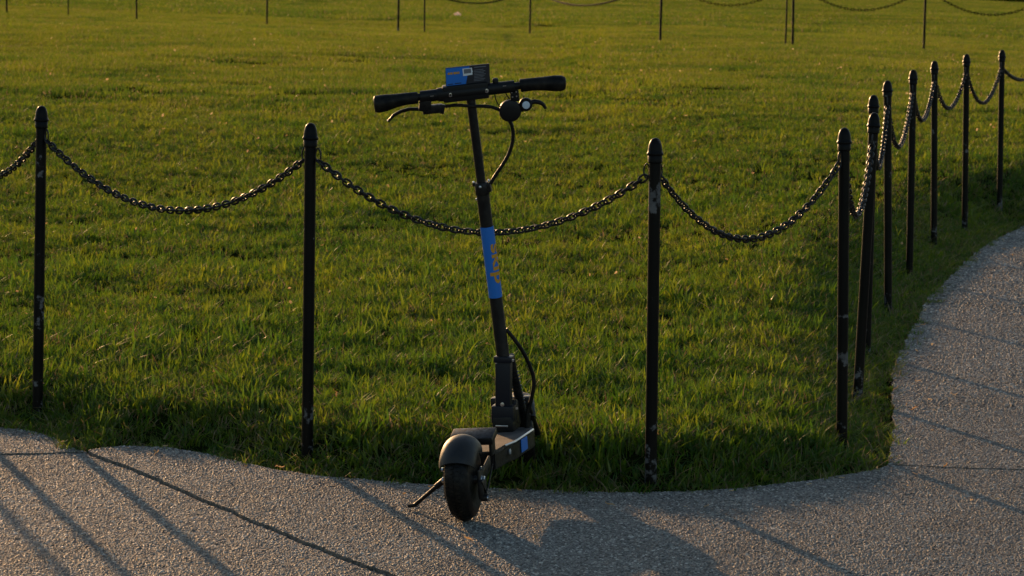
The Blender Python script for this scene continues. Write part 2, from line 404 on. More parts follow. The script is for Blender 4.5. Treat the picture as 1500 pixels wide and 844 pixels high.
def blades_mesh(name, count, radius, h, wd, lean=.6, straw=.07, seg=3, square=False, rs=0, green=None):
    g = np.random.default_rng(100 + rs); v = []; f = []; mi = []
    for _ in range(count):
        if square: bx, by = (g.random(2) - .5) * 2 * radius
        else:
            rr = radius * math.sqrt(g.random()); t = g.random() * 6.283; bx, by = rr * math.cos(t), rr * math.sin(t)
        az = g.random() * 6.283; hh = h * (.55 + .75 * g.random()); ln = lean * (g.random() ** 1.3) * hh * 1.3; ww = wd * (.7 + .6 * g.random())
        fa = az + math.pi / 2 + (g.random() - .5) * 1.2; dx, dy = math.cos(az), math.sin(az); px_, py_ = math.cos(fa) * ww / 2, math.sin(fa) * ww / 2
        b0 = len(v); is_s = g.random() < straw; droop = g.random() * .25
        for k in range(seg):
            t = k / seg; z = hh * (t - droop * t * t); o_ = ln * t * t; s_ = 1 - .35 * t
            v += [(bx + dx * o_ - px_ * s_, by + dy * o_ - py_ * s_, z - .006), (bx + dx * o_ + px_ * s_, by + dy * o_ + py_ * s_, z - .006)]
        v.append((bx + dx * ln, by + dy * ln, hh * (1 - droop) - .006))
        for k in range(seg - 1): f.append((b0 + 2 * k, b0 + 2 * k + 1, b0 + 2 * k + 3, b0 + 2 * k + 2)); mi.append(int(is_s))
        f.append((b0 + 2 * seg - 2, b0 + 2 * seg - 1, b0 + 2 * seg)); mi.append(int(is_s))
    me = bpy.data.meshes.new(name); me.from_pydata(v, [], f); me.materials.append(green or M_grass); me.materials.append(M_straw)
    me.polygons.foreach_set('material_index', mi); me.shade_smooth(); return me

def strip(y0, y1, dens, xl=(.2, 1.3), xr=(.2, .9)):
    """random points over the part of the field the camera can see, with margins"""
    x0, x1 = -(xl[0] * y1 + xl[1]), xr[0] * y1 + xr[1]
    n_ = int((x1 - x0) * (y1 - y0) * dens); x = RNG.uniform(x0, x1, n_); y = RNG.uniform(y0, y1, n_)
    k = (x > -(xl[0] * y + xl[1])) & (x < xr[0] * y + xr[1]); return x[k], y[k]

# near grass: small tufts
xs, ys = [], []
for a, b, dn in ((7.6, 10, 760), (10, 13, 640), (13, 17, 480), (17, 25, 360)):
    x, y = strip(a, b, dn); xs.append(x); ys.append(y)
x = np.concatenate(xs); y = np.concatenate(ys); d = path_dist(x, y)
jit = (vnoise(x * 14, y * 14, 9) - .5) * .07 + (vnoise(x * 45, y * 45, 12) - .5) * .03
k = d + jit > -.004; x, y, d = x[k], y[k], d[k]
z = np.maximum(terrain(x, y, d), np.where(d < .02, -.004, -1))
hn = .55 + .65 * vnoise(x * 1.1, y * 1.1, 5) + .5 * (vnoise(x * 4.5, y * 4.5, 6) - .5) + .45 * (vnoise(x * 13, y * 13, 8) - .5)
hn = np.maximum(hn, .5)
hn *= .42 + .58 * smoothstep(d / .32)
for b_ in ((55, 605), (450, 670), (953, 712), (1233, 652), (1256, 588), (1269, 519), (1301, 458), (1332, 405), (1368, 362), (1413, 340), (1464, 308)):
    q = on_ground(*b_); hn *= .38 + .62 * smoothstep((np.hypot(x - q.x, (y - q.y + .06) * .6) - .03) / .09)      # trodden round the posts
keep = RNG.random(len(x)) < np.clip(hn * 1.3, .8, 1); x, y, d, z, hn = x[keep], y[keep], d[keep], z[keep], hn[keep]
n_ = len(x); s = hn * RNG.uniform(.8, 1.2, n_)
rot = np.stack([RNG.normal(0, .12, n_), RNG.normal(0, .12, n_), RNG.uniform(0, 6.283, n_)], 1)
wide = 1 + .35 * smoothstep((y - 9) / 12)
tufts = [blades_mesh('tuft', 16, .036, .047, .0044, 1.1, .09, 3, rs=i) for i in range(10)]
tufts += [blades_mesh('tuft', 10, .03, .066, .0050, .6, .03, 3, rs=20 + i) for i in range(2)]
tufts += [blades_mesh('tuft', 10, .03, .045, .0034, 1.3, .55, 3, rs=30 + i) for i in range(2)]
tufts += [blades_mesh('tuft', 9, .012, .040, .015, 1.6, .0, 4, rs=40 + i) for i in range(2)]        # broad-leaved weeds
tufts += [blades_mesh('tuft', 2, .010, .100, .0024, .5, .8, 3, rs=44)]                             # seed stalks
pk = RNG.choice(len(tufts), n_, p=[.0775] * 10 + [.07] * 2 + [.03] * 2 + [.008] * 2 + [.009])
weedy = vnoise(x * .8, y * .8, 14) > .68; m_ = weedy & (RNG.random(n_) < .10); pk[m_] = 14 + RNG.integers(0, 2, m_.sum())
m_ = (d < .07) & (RNG.random(n_) < .38); pk[m_] = 12 + RNG.integers(0, 2, m_.sum())                  # dry thatch along the path
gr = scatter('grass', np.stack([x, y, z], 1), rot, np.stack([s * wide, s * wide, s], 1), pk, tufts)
tag(gr, 'mown green grass with long low-sun backlight behind the chain fence', 'grass', kind='stuff')
# low matted grass on the verge beside the path
x, y = strip(7.6, 22, 700); d = path_dist(x, y); jit = (vnoise(x * 11, y * 11, 15) - .5) * .09 + (vnoise(x * 40, y * 40, 12) - .5) * .03
k = (d + jit > -.012) & (d < .75) & (RNG.random(len(x)) < 1.15 - d / .75); x, y, d = x[k], y[k], d[k]; n_ = len(x)
z = np.maximum(terrain(x, y, d), np.where(d < .02, .002, -1)); s = RNG.uniform(.7, 1.25, n_) * (.75 + .25 * smoothstep(d / .1))
mats_ = [blades_mesh('mat_tuft', 18, .04, .036, .0042, 2.0, .12, 3, rs=120 + i) for i in range(5)] + [blades_mesh('mat_tuft', 14, .04, .030, .0034, 2.2, .6, 3, rs=130)]
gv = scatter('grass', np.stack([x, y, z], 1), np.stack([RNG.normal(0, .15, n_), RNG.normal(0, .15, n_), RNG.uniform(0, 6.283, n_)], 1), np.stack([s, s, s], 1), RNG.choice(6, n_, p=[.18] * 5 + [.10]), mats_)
tag(gv, 'low matted grass of the verge along the path edge', 'grass', kind='stuff')
# middle distance
x, y = strip(25, 62, 13); z = terrain(x, y); n_ = len(x)
hn = .6 + .7 * vnoise(x * .9, y * .6, 5)
pm = [blades_mesh('patch', 260, .3, .058, .0075, .8, .08, 2, True, 50 + i) for i in range(5)]
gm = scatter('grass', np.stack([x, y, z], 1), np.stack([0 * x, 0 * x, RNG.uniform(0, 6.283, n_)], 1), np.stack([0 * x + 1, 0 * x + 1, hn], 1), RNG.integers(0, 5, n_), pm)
tag(gm, 'mown grass of the lawn rising toward the far fence', 'grass', kind='stuff')
x, y = strip(62, 170, 1.3); z = terrain(x, y); n_ = len(x)
hn = .5 + .9 * vnoise(x * .25, y * .16, 5)
pf = [blades_mesh('patch', 420, .85, .07, .018, .8, .06, 2, True, 70 + i, M_grass_far) for i in range(4)]
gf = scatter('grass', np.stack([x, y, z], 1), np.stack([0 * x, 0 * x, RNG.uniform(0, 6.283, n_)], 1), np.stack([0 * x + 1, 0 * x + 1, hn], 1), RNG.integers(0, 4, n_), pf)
tag(gf, 'smooth mown grass beyond the far fence', 'grass', kind='stuff')

# dry leaf flecks caught in the grass
def leaf_mesh(i):
    g = random.Random(i); v = []; n = 7
    for k in range(n):
        t = k / (n - 1); wv = math.sin(math.pi * t) ** .8 * .011 + .0006; x_ = (t - .5) * .042; c = .010 * (t - .5) ** 2 / .25 * g.uniform(-1, 1.5)
        v += [(x_, -wv, c + .006), (x_, 0, c), (x_, wv, c + .006 * g.uniform(.3, 1.6))]
    f = []
    for k in range(n - 1):
        for q in (0, 1): f.append((k * 3 + q, k * 3 + q + 1, k * 3 + q + 4, k * 3 + q + 3))
    me = bpy.data.meshes.new('leaf_fleck'); me.from_pydata(v, [], f); me.materials.append(M_leaf); return me
x, y = strip(9, 14, 3); xb, yb = strip(14, 42, 1.1); x = np.concatenate([x, xb]); y = np.concatenate([y, yb])
d = path_dist(x, y); k = d > .15; x, y, d = x[k], y[k], d[k]; n_ = len(x)
s = RNG.uniform(.25, .75, n_) * np.clip(y / 18, .6, 1.2)
lf = scatter('fallen_leaves', np.stack([x, y, terrain(x, y, d) + RNG.uniform(.02, .05, n_)], 1), RNG.uniform(-1.2, 1.2, (n_, 3)) * np.array([1, 1, 3]), np.stack([s, s, s], 1), RNG.integers(0, 4, n_), [leaf_mesh(i) for i in range(4)])
tag(lf, 'tiny dry leaves scattered over the lawn catching the sun', 'leaves', kind='stuff')

# pebbles of the exposed aggregate, half sunk in the slabs
def pebble_mesh(i):
    g = np.random.default_rng(i); bm = bmesh.new(); bmesh.ops.create_icosphere(bm, subdivisions=1, radius=.5)
    ax = g.uniform(.75, 1.25, 3)
    for v in bm.verts: v.co = Vector((v.co.x * ax[0], v.co.y * ax[1], v.co.z * .62)) * float(g.uniform(.85, 1.15))
    for v in [v for v in bm.verts if v.co.z < -.22]: bm.verts.remove(v)
    me = bpy.data.meshes.new('pebble'); bm.to_mesh(me); bm.free(); me.materials.append(M_pebble); me.shade_smooth(); return me
P = []; S = []
for (y0, y1, sp, x0, x1) in ((6.7, 9.6, .0068, -1.9, 1.95), (9.6, 12.5, .0088, 1.0, 2.5), (12.5, 19.5, .0125, 1.4, 3.9)):
    ax_ = np.arange(x0, x1, sp); ay_ = np.arange(y0, y1, sp * 1.0); XX, YY = np.meshgrid(ax_, ay_); XX = XX.ravel(); YY = YY.ravel()
    XX = XX + RNG.uniform(-.5, .5, XX.size) * sp; YY = YY + RNG.uniform(-.5, .5, YY.size) * sp
    lim = .186 * YY + .05; k = (np.abs(XX) < lim); XX, YY = XX[k], YY[k]
    for poly, zt in SLABS:
        pl = np.array([tuple(p) for p in poly]); k = inside(pl, XX, YY)
        P.append(np.stack([XX[k], YY[k], np.full(k.sum(), zt)], 1)); S.append(np.full(k.sum(), sp))
P = np.concatenate(P); S = np.concatenate(S); n_ = len(P)
s = S * np.clip(RNG.lognormal(-.12, .28, n_), .45, 1.6)
pb = scatter('pebbles', P, np.stack([RNG.normal(0, .2, n_), RNG.normal(0, .2, n_), RNG.uniform(0, 6.283, n_)], 1), np.stack([s, s, s * RNG.uniform(.45, .95, n_)], 1), RNG.integers(0, 6, n_), [pebble_mesh(i) for i in range(6)], path)
tag(pb, kind='stuff')
# dry blades and leaf crumbs blown onto the path
x = RNG.uniform(-1.9, 3.2, 5200); y = RNG.uniform(6.8, 17, 5200); d = path_dist(x, y); q = RNG.random(5200)
k = (d < -.005) & (np.abs(x) < .19 * y) & (q < .06 + .8 * np.exp(d / .05)); x, y = x[k], y[k]; n_ = len(x); s = RNG.uniform(.12, .5, n_)
cr = scatter('debris', np.stack([x, y, np.full(n_, .016)], 1), np.stack([RNG.normal(0, .25, n_), RNG.normal(0, .25, n_), RNG.uniform(0, 6.283, n_)], 1), np.stack([s * 1.3, s * RNG.uniform(.25, 1, n_), s], 1), RNG.integers(0, 4, n_), [leaf_mesh(20 + i) for i in range(4)])
tag(cr, 'dry grass bits and leaf crumbs lying along the path edge', 'debris', kind='stuff')

# ------------------------------------------------------------------ chain fence
POST_R = .0172
def post_meshes():
    sh = MB().lathe([(POST_R, -.25), (POST_R, .4), (POST_R, .945)], n=20).mesh('shaft')
    co = MB().lathe([(POST_R + .0005, .928), (POST_R + .0035, .931), (POST_R + .0035, .95), (POST_R + .001, .953)], n=20).mesh('collar')
    cap = MB().lathe([(.010, .948), (.0225, .950), (.0240, .9535), (.0235, .957), (.0212, .960), (.0205, .968), (.0185, .980), (.0150, .990), (.0105, .9965), (.005, .9995), (0, 1.0)], n=24).mesh('cap')
    return sh, co, cap
SH, CO, CAP = post_meshes()
for m_ in (SH, CO, CAP): m_.materials.append(M_post)
SHF = SH.copy(); SHF.materials.clear(); SHF.materials.append(M_post_flaked)
SHW = SH.copy(); SHW.materials.clear(); SHW.materials.append(M_post_worn)
RING_Z = .905
def ring_mesh():
    pts = []; a, b = .0085, .0185                       # an upright welded loop in the local xz plane
    for k in range(17):
        t = 2 * math.pi * k / 16; pts.append((a * math.cos(t), 0, b * math.sin(t) * (1 + .12 * math.cos(2 * t) * -1)))
    m_ = MB().tube(pts, .0026, 7, cap=False).mesh('ring'); m_.materials.append(M_iron); return m_
RING = ring_mesh()
def link_mesh_data():
    L_, W_, wr = .0150, .0090, .0035; pts = []
    for k in range(5):
        t = -math.pi / 2 + math.pi * k / 4; pts.append((L_ - W_ + W_ * math.cos(t), W_ * math.sin(t), 0))
    for k in range(5):
        t = math.pi / 2 + math.pi * k / 4; pts.append((-(L_ - W_) + W_ * math.cos(t), W_ * math.sin(t), 0))
    m = len(pts); vs = []; fs = []; n = 6
    for i in range(m):
        t = (Vector(pts[(i + 1) % m]) - Vector(pts[i - 1])).normalized(); a = Vector((0, 0, 1)); b = t.cross(a)
        for k in range(n):
            q = 2 * math.pi * k / n; vs.append(Vector(pts[i]) + a * (math.cos(q) * wr) + b * (math.sin(q) * wr))
    for i in range(m):
        for k in range(n): fs.append((i * n + k, i * n + (k + 1) % n, ((i + 1) % m) * n + (k + 1) % n, ((i + 1) % m) * n + k))
    m_ = MB().add(vs, fs).mesh('link', 60); m_.materials.append(M_iron); return m_
LINK = link_mesh_data(); PITCH_L = .0202

class Post: pass
def make_post(top, bot, label, worn=False, world=None):
    p = Post(); g = on_ground(*bot) if bot else Vector(world)
    if bot is None: g.z = tz(g.x, g.y)
    p.base = g
    if top:
        d = pray(*top); t = (g.y + .0) / d.y; q = Vector((0, 0, HC)) + d * t; axis_ = (q - g)
        L_ = axis_.length
    else: axis_ = Vector((0, 0, 1.01)); L_ = 1.01
    rotq = Vector((0, 0, 1)).rotation_difference(axis_.normalized()); spin = random.random() * 6.28
    e = empty('chain_post', g); e.rotation_euler = (rotq.to_matrix()).to_euler()
    e.scale = (1, 1, 1); p.len = L_; p.rot = rotq.to_matrix(); p.o = e
    dz = L_ - 1.0
    for nm, m_ in (('shaft', {'p4': SHW, 'p3': SHF}.get(worn, SH)), ('collar', CO), ('cap', CAP)):
        c = link_mesh(nm, m_, None, e); c.location = (0, 0, dz); 
        if worn not in ('p3', 'p4'): c.rotation_euler = (0, 0, spin)
    tag(e, label, 'post', 'black chain posts round the lawn'); p.dz = dz; return p
def make_chain(pa, pb, sag, label):
    a0 = pa.base + pa.rot @ Vector((0, 0, RING_Z + pa.dz)); b0 = pb.base + pb.rot @ Vector((0, 0, RING_Z + pb.dz))
    h = (b0 - a0); h.z = 0; h.normalize(); ends = []
    for p, c, sgn in ((pa, a0, 1), (pb, b0, -1)):
        rg = link_mesh('ring', RING, None, p.o); ctr = c + h * sgn * (POST_R + .0072)
        loc = p.rot.transposed() @ (ctr - p.base); rg.location = loc
        hl = p.rot.transposed() @ (h * sgn); rg.rotation_euler = (0, 0, math.atan2(hl.y, hl.x))
        ends.append(ctr + h * sgn * .002 + Vector((0, 0, -.0165)))
    A, B = ends; N = 400; pts = [A.lerp(B, i / N) + Vector((0, 0, -4 * sag * (i / N) * (1 - i / N))) for i in range(N + 1)]
    s_ = [0]
    for i in range(N): s_.append(s_[-1] + (pts[i + 1] - pts[i]).length)
    total = s_[-1]; cnt = max(4, round(total / PITCH_L)); pit = total / cnt
    root = empty('chain', A); tag(root, label, 'chain', 'chains hung between the black posts')
    ss = np.array(s_)
    def at(q):
        i = min(int(np.searchsorted(ss, q, side='right')) - 1, N - 1); i = max(i, 0); u_ = (q - s_[i]) / max(s_[i + 1] - s_[i], 1e-9); return pts[i].lerp(pts[i + 1], u_)
    side = Vector((-h.y, h.x, 0)); tw = random.uniform(-.3, .3); tw2 = random.uniform(-1.2, 1.2)
    for i in range(cnt):
        q = (i + .5) * pit; c = at(q); t = (at(min(q + .004, total)) - at(max(q - .004, 0))).normalized()
        roll = (math.pi / 2 if i % 2 else 0) + math.pi / 4 * 0 + tw + tw2 * math.sin(3.1 * i / cnt) + random.uniform(-.22, .22)
        b_ = side * math.cos(roll) + t.cross(side) * math.sin(roll); b_ = (b_ - t * b_.dot(t)).normalized(); n3 = t.cross(b_)
        o = link_mesh('link', LINK, None, root)
        sc = pit / PITCH_L
        M = Matrix((t * sc, b_, n3)).transposed(); o.location = c - A
        o.rotation_euler = Matrix((t, b_, n3)).transposed().to_euler(); o.scale = (sc, 1, 1)
    return root

P_ = {}
spec = [
 ('m1', None, None, 'black post fourth from the scooter on its kickstand side', (-2.72, 11.35)),
 ('p0', None, None, 'black post third from the scooter on its kickstand side', (-2.16, 10.22)),
 ('p1', (61, 155), (55, 605), 'black post beside the joint where two path slabs meet the grass', None),
 ('p2', (455, 180), (450, 670), 'black post next to the scooter on its kickstand side', None),
 ('p3', (960, 202), (953, 712), 'black post next to the scooter on its blue sticker side, paint flaked near its rings', None),
 ('p4', (1237, 187), (1233, 652), 'black post with two bare worn bands round its shaft at the path corner', None),
 ('p5', (1281, 165), (1256, 588), 'tilted black post leaning toward the path, next after the corner post', None),
 ('p6', (1280, 139), (1269, 519), 'black post half hidden directly behind the tilted post', None),
 ('p7', (1300, 118), (1301, 458), 'first upright black post clear of the tilted post along the side path', None),
 ('p8', (1338, 102), (1332, 405), 'second upright black post clear of the tilted post along the side path', None),
 ('p9', (1369, 89), (1368, 362), 'third upright black post clear of the tilted post along the side path', None),
 ('p10', (1416, 79), (1413, 340), 'fourth upright black post clear of the tilted post along the side path', None),
 ('p11', (1468, 73), (1464, 308), 'fifth upright black post clear of the tilted post along the side path', None),
 ('p12', None, None, 'sixth upright black post clear of the tilted post along the side path', (3.75, 19.7)),
]
for key, t, b, lab, wpos in spec:
    P_[key] = make_post(t, b, lab, key, None if wpos is None else (wpos[0], wpos[1], 0))
chains = [('m1', 'p0', .2, 'black chain between the third and fourth posts on the kickstand side of the scooter'),
 ('p0', 'p1', .2, 'black chain between the second and third posts on the kickstand side of the scooter'),
 ('p1', 'p2', .185, 'black chain between the slab joint post and the post next to the scooter'),
 ('p2', 'p3', .185, 'black chain passing behind the scooter stem at its blue sticker'),
 ('p3', 'p4', .205, 'black chain from the flaked post to the corner post with worn bands'),
 ('p4', 'p5', .2, 'black chain from the corner post to the tilted post'),
 ('p5', 'p6', .2, 'black chain between the tilted post and the one hidden behind it'),
 ('p6', 'p7', .22, 'black chain from the half hidden post to the first clear upright post'),
 ('p7', 'p8', .22, 'black chain between the first and second upright posts past the tilted post'),
 ('p8', 'p9', .17, 'black chain between the second and third upright posts past the tilted post'),
 ('p9', 'p10', .17, 'black chain between the third and fourth upright posts past the tilted post'),
 ('p10', 'p11', .19, 'black chain between the fourth and fifth upright posts past the tilted post'),
 ('p11', 'p12', .2, 'black chain from the fifth upright post onward along the side path')]
for a, b, sg, lab in chains: make_chain(P_[a], P_[b], sg, lab)

# far fence across the lawn
FSH = MB().lathe([(.0185, -.2), (.0185, 1.0)], n=10).mesh('far_shaft'); FSH.materials.append(M_post)
FCAP = MB().lathe([(.012, .995), (.026, 1.0), (.025, 1.01), (.016, 1.035), (0, 1.045)], n=10).mesh('far_cap'); FCAP.materials.append(M_post)
def far_post(g, label, group, sc=1.0):
    e = empty('chain_post', g); tag(e, label, 'post', group)
    for nm, m_ in (('shaft', FSH), ('cap', FCAP)): c = link_mesh(nm, m_, None, e); c.scale = (sc, sc, 1)
    e.rotation_euler = (random.uniform(-.01, .01), random.uniform(-.008, .014), 0); return g
far_px = [(-185, 15), (10, 23), (200, 32), (391, 40), (583, 48), (776, 54), (967, 62), (1161, 69), (1353, 76), (1545, 84)]
FB = []
ORD = ['', 'first', 'second', 'third', 'fourth', 'fifth', 'sixth', 'seventh']
for i, (px, py) in enumerate(far_px):
    g = on_ground(px, py); k = i - 7
    lab = 'thin black post of the far row with a slender stake almost touching it' if k == 0 else \
        'thin black far-row post, %s from the stake-paired one %s the side path' % (ORD[abs(k)], 'toward' if k > 0 else 'away from')
    FB.append(far_post(g, lab, 'far fence posts'))
for i, (a, b) in enumerate(zip(FB[:-1], FB[1:])):
    root_loc = a + Vector((0, 0, .93)); m_ = MB(); L_ = (b - a).length; cnt = int(L_ / .05)
    for q in range(cnt):
        t0, t1 = q / cnt, (q + 1) / cnt
        f_ = lambda t: (b - a) * t + Vector((0, 0, -4 * .37 * t * (1 - t)))
        p0, p1 = f_(t0 - .12 / cnt), f_(t1 + .12 / cnt); t_ = (p1 - p0).normalized(); sd = t_.cross(Vector((0, 0, 1))).normalized()
        if q % 2: sd = t_.cross(sd)
        m_.tube([p0 + sd * .012, p1 + sd * .012], .005, 4); m_.tube([p0 - sd * .012, p1 - sd * .012], .005, 4)
    o = m_.build('chain', M_far); o.location = root_loc
    k = i - 6; tag(o, 'far-row chain, %s span from the stake-paired post %s the side path' % (ORD[k] if k > 0 else ORD[1 - k], 'toward' if k > 0 else 'away from'), 'chain', 'far fence chains')
for px, py, lab in ((97, 26, 'slender dark stake midway between two posts of the far row'), (621, 50.5, 'slender dark stake a short way from one far-row post, under a chain'), (1153, 69, 'slender dark stake almost touching a post of the far row')):
    g = on_ground(px, py); far_post(g + Vector((0, .25, 0)), lab, 'slender far stakes', .72).z

# pale litter on the far lawn
g = ground(670, 22, .35)
for _ in range(4): g = ground(670, 24, tz(g.x, g.y) + .05)
bm = bmesh.new(); bmesh.ops.create_icosphere(bm, subdivisions=3, radius=.075); rr = random.Random(4)
for v in bm.verts: v.co *= 1 + .22 * math.sin(v.co.x * 90 + 1) * math.sin(v.co.y * 70 + 2) + rr.uniform(-.12, .12)
me = bpy.data.meshes.new('crumpled_paper'); bm.to_mesh(me); bm.free()
o = link_mesh('crumpled_paper', me, grass_mat('pale_paper', [(.2, (.55, .47, .40)), (.8, (.6, .5, .43))], (1, .95, .9))); o.location = (g.x, g.y, tz(g.x, g.y) + .06)
tag(o, 'small pale crumpled paper lying on the lawn by the far row', 'litter')

# ------------------------------------------------------------------ the scooter
REAR = ground(683, 762, .009); WB_ = .78
best = min(((abs((lambda q: 750 + F_PX * (q - Vector((0, 0, HC))).dot(r2) / (q - Vector((0, 0, HC))).dot(fwd))(REAR + WB_ * Vector((math.cos(R(a)), math.sin(R(a)), 0))) - 768), a) for a in np.linspace(60, 90, 301)))
YAW = R(best[1]); LEAN = R(-4.8)
SC = empty('electric_scooter', REAR, (LEAN, 0, YAW))
tag(SC, 'black electric kick scooter with blue stem sticker parked on its kickstand at the grass edge', 'scooter')
SCM = Matrix.Translation(REAR) @ Euler((LEAN, 0, YAW)).to_matrix().to_4x4(); SCI = SCM.inverted()
def to_px(local):
    q = SCM @ Vector(local) - Vector((0, 0, HC)); return (750 + F_PX * q.dot(r2) / q.dot(fwd), 422 - F_PX * q.dot(u2) / q.dot(fwd))
def on_plane(px, py, x):
    """local point at local x seen at this pixel"""
    o_ = SCI @ Vector((0, 0, HC)); d_ = SCI.to_3x3() @ pray(px, py); t = (x - o_.x) / d_.x; return o_ + d_ * t
B_ = Vector
AXY = Matrix(((1, 0, 0), (0, 0, -1), (0, 1, 0))).transposed()   # lathe axis along local y
AXY = Matrix((Vector((1, 0, 0)), Vector((0, 0, 1)), Vector((0, 1, 0)))).transposed()
WR, TW = .110, .034
def wheel(cx, name, turn=0.0):
    T = Matrix.Rotation(turn, 3, 'Z'); AX = T @ AXY; c = Vector((cx, 0, WR))
    rim = MB().lathe([(.02, -.024), (.055, -.024), (.066, -.026), (.070, -.020), (.064, -.008), (.064, .008), (.070, .020), (.066, .026), (.055, .024), (.02, .024)], c, AX, 32).build(name, M_matte, SC)
    prof = []
    for k in range(15):
        t = -math.pi * .62 + 2 * math.pi * .62 * k / 14; prof.append((.078 + (WR - .0025 - .078) * math.cos(t), TW * math.sin(t)))
    m_ = MB().lathe(prof, c, AX, 48)
    for k in range(56):                                             # tread blocks
        a = 2 * math.pi * k / 56
        for row, (yy, rr_, hh) in enumerate(((-.021, .0985, .010), (-.0075, .1065, .009), (.0075, .1065, .009), (.021, .0985, .010))):
            aa = a + (.055 if row % 2 else 0); ct, st = math.cos(aa), math.sin(aa); tilt = yy * 22
            ex = Vector((-st, ct, 0)); er = Vector((ct, st, 0)) * math.cos(tilt) + Vector((0, 0, 1)) * math.sin(tilt); ey = er.cross(ex)
            MM = AX @ Matrix((ex, ey, er)).transposed()
            m_.box(c + AX @ Vector((ct * rr_, st * rr_, yy)), (.0078, hh, .006), MM)
    m_.build('tyre', M_rub, rim)
    MB().lathe([(.0, -.052), (.010, -.052), (.011, -.045), (.009, -.04), (.009, .04), (.011, .045), (.010, .052), (0, .052)], c, AX, 14).build('axle', M_chr, rim)
    return rim
STEER = R(14)
wheel(0, 'rear_wheel'); 
# steering axis
HEADP = B_((.60, 0, .26)); RAKE = R(10); SAX = B_((-math.sin(RAKE), 0, math.cos(RAKE)))
wheel(WB_, 'front_wheel', STEER)

# rear fender: a shell round the wheel with a domed tail
def fender(name, cx, r0, th0, th1, half, drop, turn=0.0, dome=True):
    T = Matrix.Rotation(turn, 3, 'Z'); c = Vector((cx, 0, WR)); m_ = MB(); NT, NS = 22, 16
    for skin in (0, -.0035):
        vs = []; fs = []
        for i in range(NT + 1):
            u_ = i / NT; th = th0 + (th1 - th0) * u_; er = Vector((-math.cos(th), 0, math.sin(th)))
            e_ = 1.0 if not dome else min(1.0, math.sqrt(max(0, 1 - (1 - min(1, u_ / .30 + .42)) ** 2)))
            for j in range(NS + 1):
                t = -1 + 2 * j / NS; ang = t * math.pi / 2
                yy = math.sin(ang) * half * (.80 + .20 * e_); rr_ = r0 + skin + (math.cos(ang) - 1) * drop * 1.0 - (1 - e_) * .012
                vs.append(c + T @ (er * rr_ + Vector((0, yy * (1 if skin == 0 else .95), 0))))
        for i in range(NT):
            for j in range(NS):
                a = i * (NS + 1) + j; fs.append((a, a + 1, a + NS + 2, a + NS + 1))
        m_.add(vs, fs)
    n1 = (NT + 1) * (NS + 1)
    border = [j for j in range(NS + 1)] + [i * (NS + 1) + NS for i in range(1, NT + 1)] + [NT * (NS + 1) + j for j in range(NS - 1, -1, -1)] + [i * (NS + 1) for i in range(NT - 1, 0, -1)]
    for q in range(len(border)):
        a, b = border[q], border[(q + 1) % len(border)]; m_.f.append((a, b, b + n1, a + n1))
    return m_.build(name, M_fend, SC, 50)
rf = fender('rear_fender', 0, .1215, R(31), R(115), .050, .046)
ff = fender('front_fender', WB_, .125, R(35), R(150), .042, .02, STEER, False)
# fork arms of the rear wheel with bolts
for s_ in (-1, 1):
    a = MB(); a.box((.055, s_ * .046, .118), (.15, .007, .036), Matrix.Rotation(R(-14), 3, 'Y'), .003); a.box((-.004, s_ * .0465, .098), (.040, .008, .075), None, .004)
    arm = a.build('rear_arm', M_blk, SC)
    MB().lathe([(0, 0), (.0085, 0), (.0085, .007), (.005, .009), (0, .009)], (0, s_ * .0505, .11), Matrix((Vector((1, 0, 0)), Vector((0, 0, s_)), Vector((0, s_, 0)))).transposed(), 6).build('axle_nut', M_chr, arm, 20)
    MB().lathe([(0, 0), (.006, 0), (.006, .005), (0, .006)], (-.012, s_ * .0505, .14), Matrix((Vector((1, 0, 0)), Vector((0, 0, s_)), Vector((0, s_, 0)))).transposed(), 6).build('bolt', M_chr, arm, 20)
# brake caliper on the right of the rear wheel
cal = MB(); cal.box((-.015, -.054, .085), (.05, .014, .05), None, .004); cal.tube([(-.03, -.052, .064), (-.03, -.070, .064)], .0095, 12)
cal = cal.build('brake_caliper', M_blk, SC)
MB().tube([(-.034, -.0702, .064), (-.034, -.0735, .064)], .0065, 12).build('bolt', M_chr, cal)
MB().tube([(-.045, -.058, .112), (-.02, -.064, .075), (.03, -.06, .085), (.12, -.055, .13)], .0022, 8).build('brake_line', M_rub, cal)
# drum of the rear left side that carries the stand
# deck
DT = .160
dk = [(.165, .052), (.20, .058), (.27, .062), (.34, .076), (.56, .084), (.60, .076), (.62, .05)]
def prism(out, z0, z1, bev=.004):
    bm = bmesh.new(); vs = [bm.verts.new((x_, y_, z0)) for x_, y_ in out]; f = bm.faces.new(vs)
    ex = bmesh.ops.extrude_face_region(bm, geom=[f])
    for v in [g_ for g_ in ex['geom'] if isinstance(g_, bmesh.types.BMVert)]: v.co.z = z1
    bmesh.ops.recalc_face_normals(bm, faces=bm.faces)
    if bev: bmesh.ops.bevel(bm, geom=[e for e in bm.edges if e.calc_length() > .02], offset=bev, segments=2, affect='EDGES')
    bm.verts.index_update(); r_ = ([v.co.copy() for v in bm.verts], [[v.index for v in f.verts] for f in bm.faces]); bm.free(); return r_
outl = [(x_, -y_) for x_, y_ in dk] + [(x_, y_) for x_, y_ in dk[::-1]]
deck = MB().add(*prism(outl, .106, DT - .006)).build('deck', M_blk, SC, 30)
inl = [(x_, -(y_ - .006)) for x_, y_ in dk[:-1]] + [(x_, y_ - .006) for x_, y_ in dk[:-1][::-1]]
MB().add(*prism(inl, DT - .0065, DT - .002, 0)).build('grip_tape', M_grit, deck, 30)
for s_ in (-1, 1):
    rail = MB().tube([(x_, s_ * (y_ - .003), DT - .004) for x_, y_ in dk[2:5]], .0034, 8).build('edge_rail', M_alu, deck)
st_c = B_((.425, -.0815, .135))
ang = math.atan2(.008, .22)
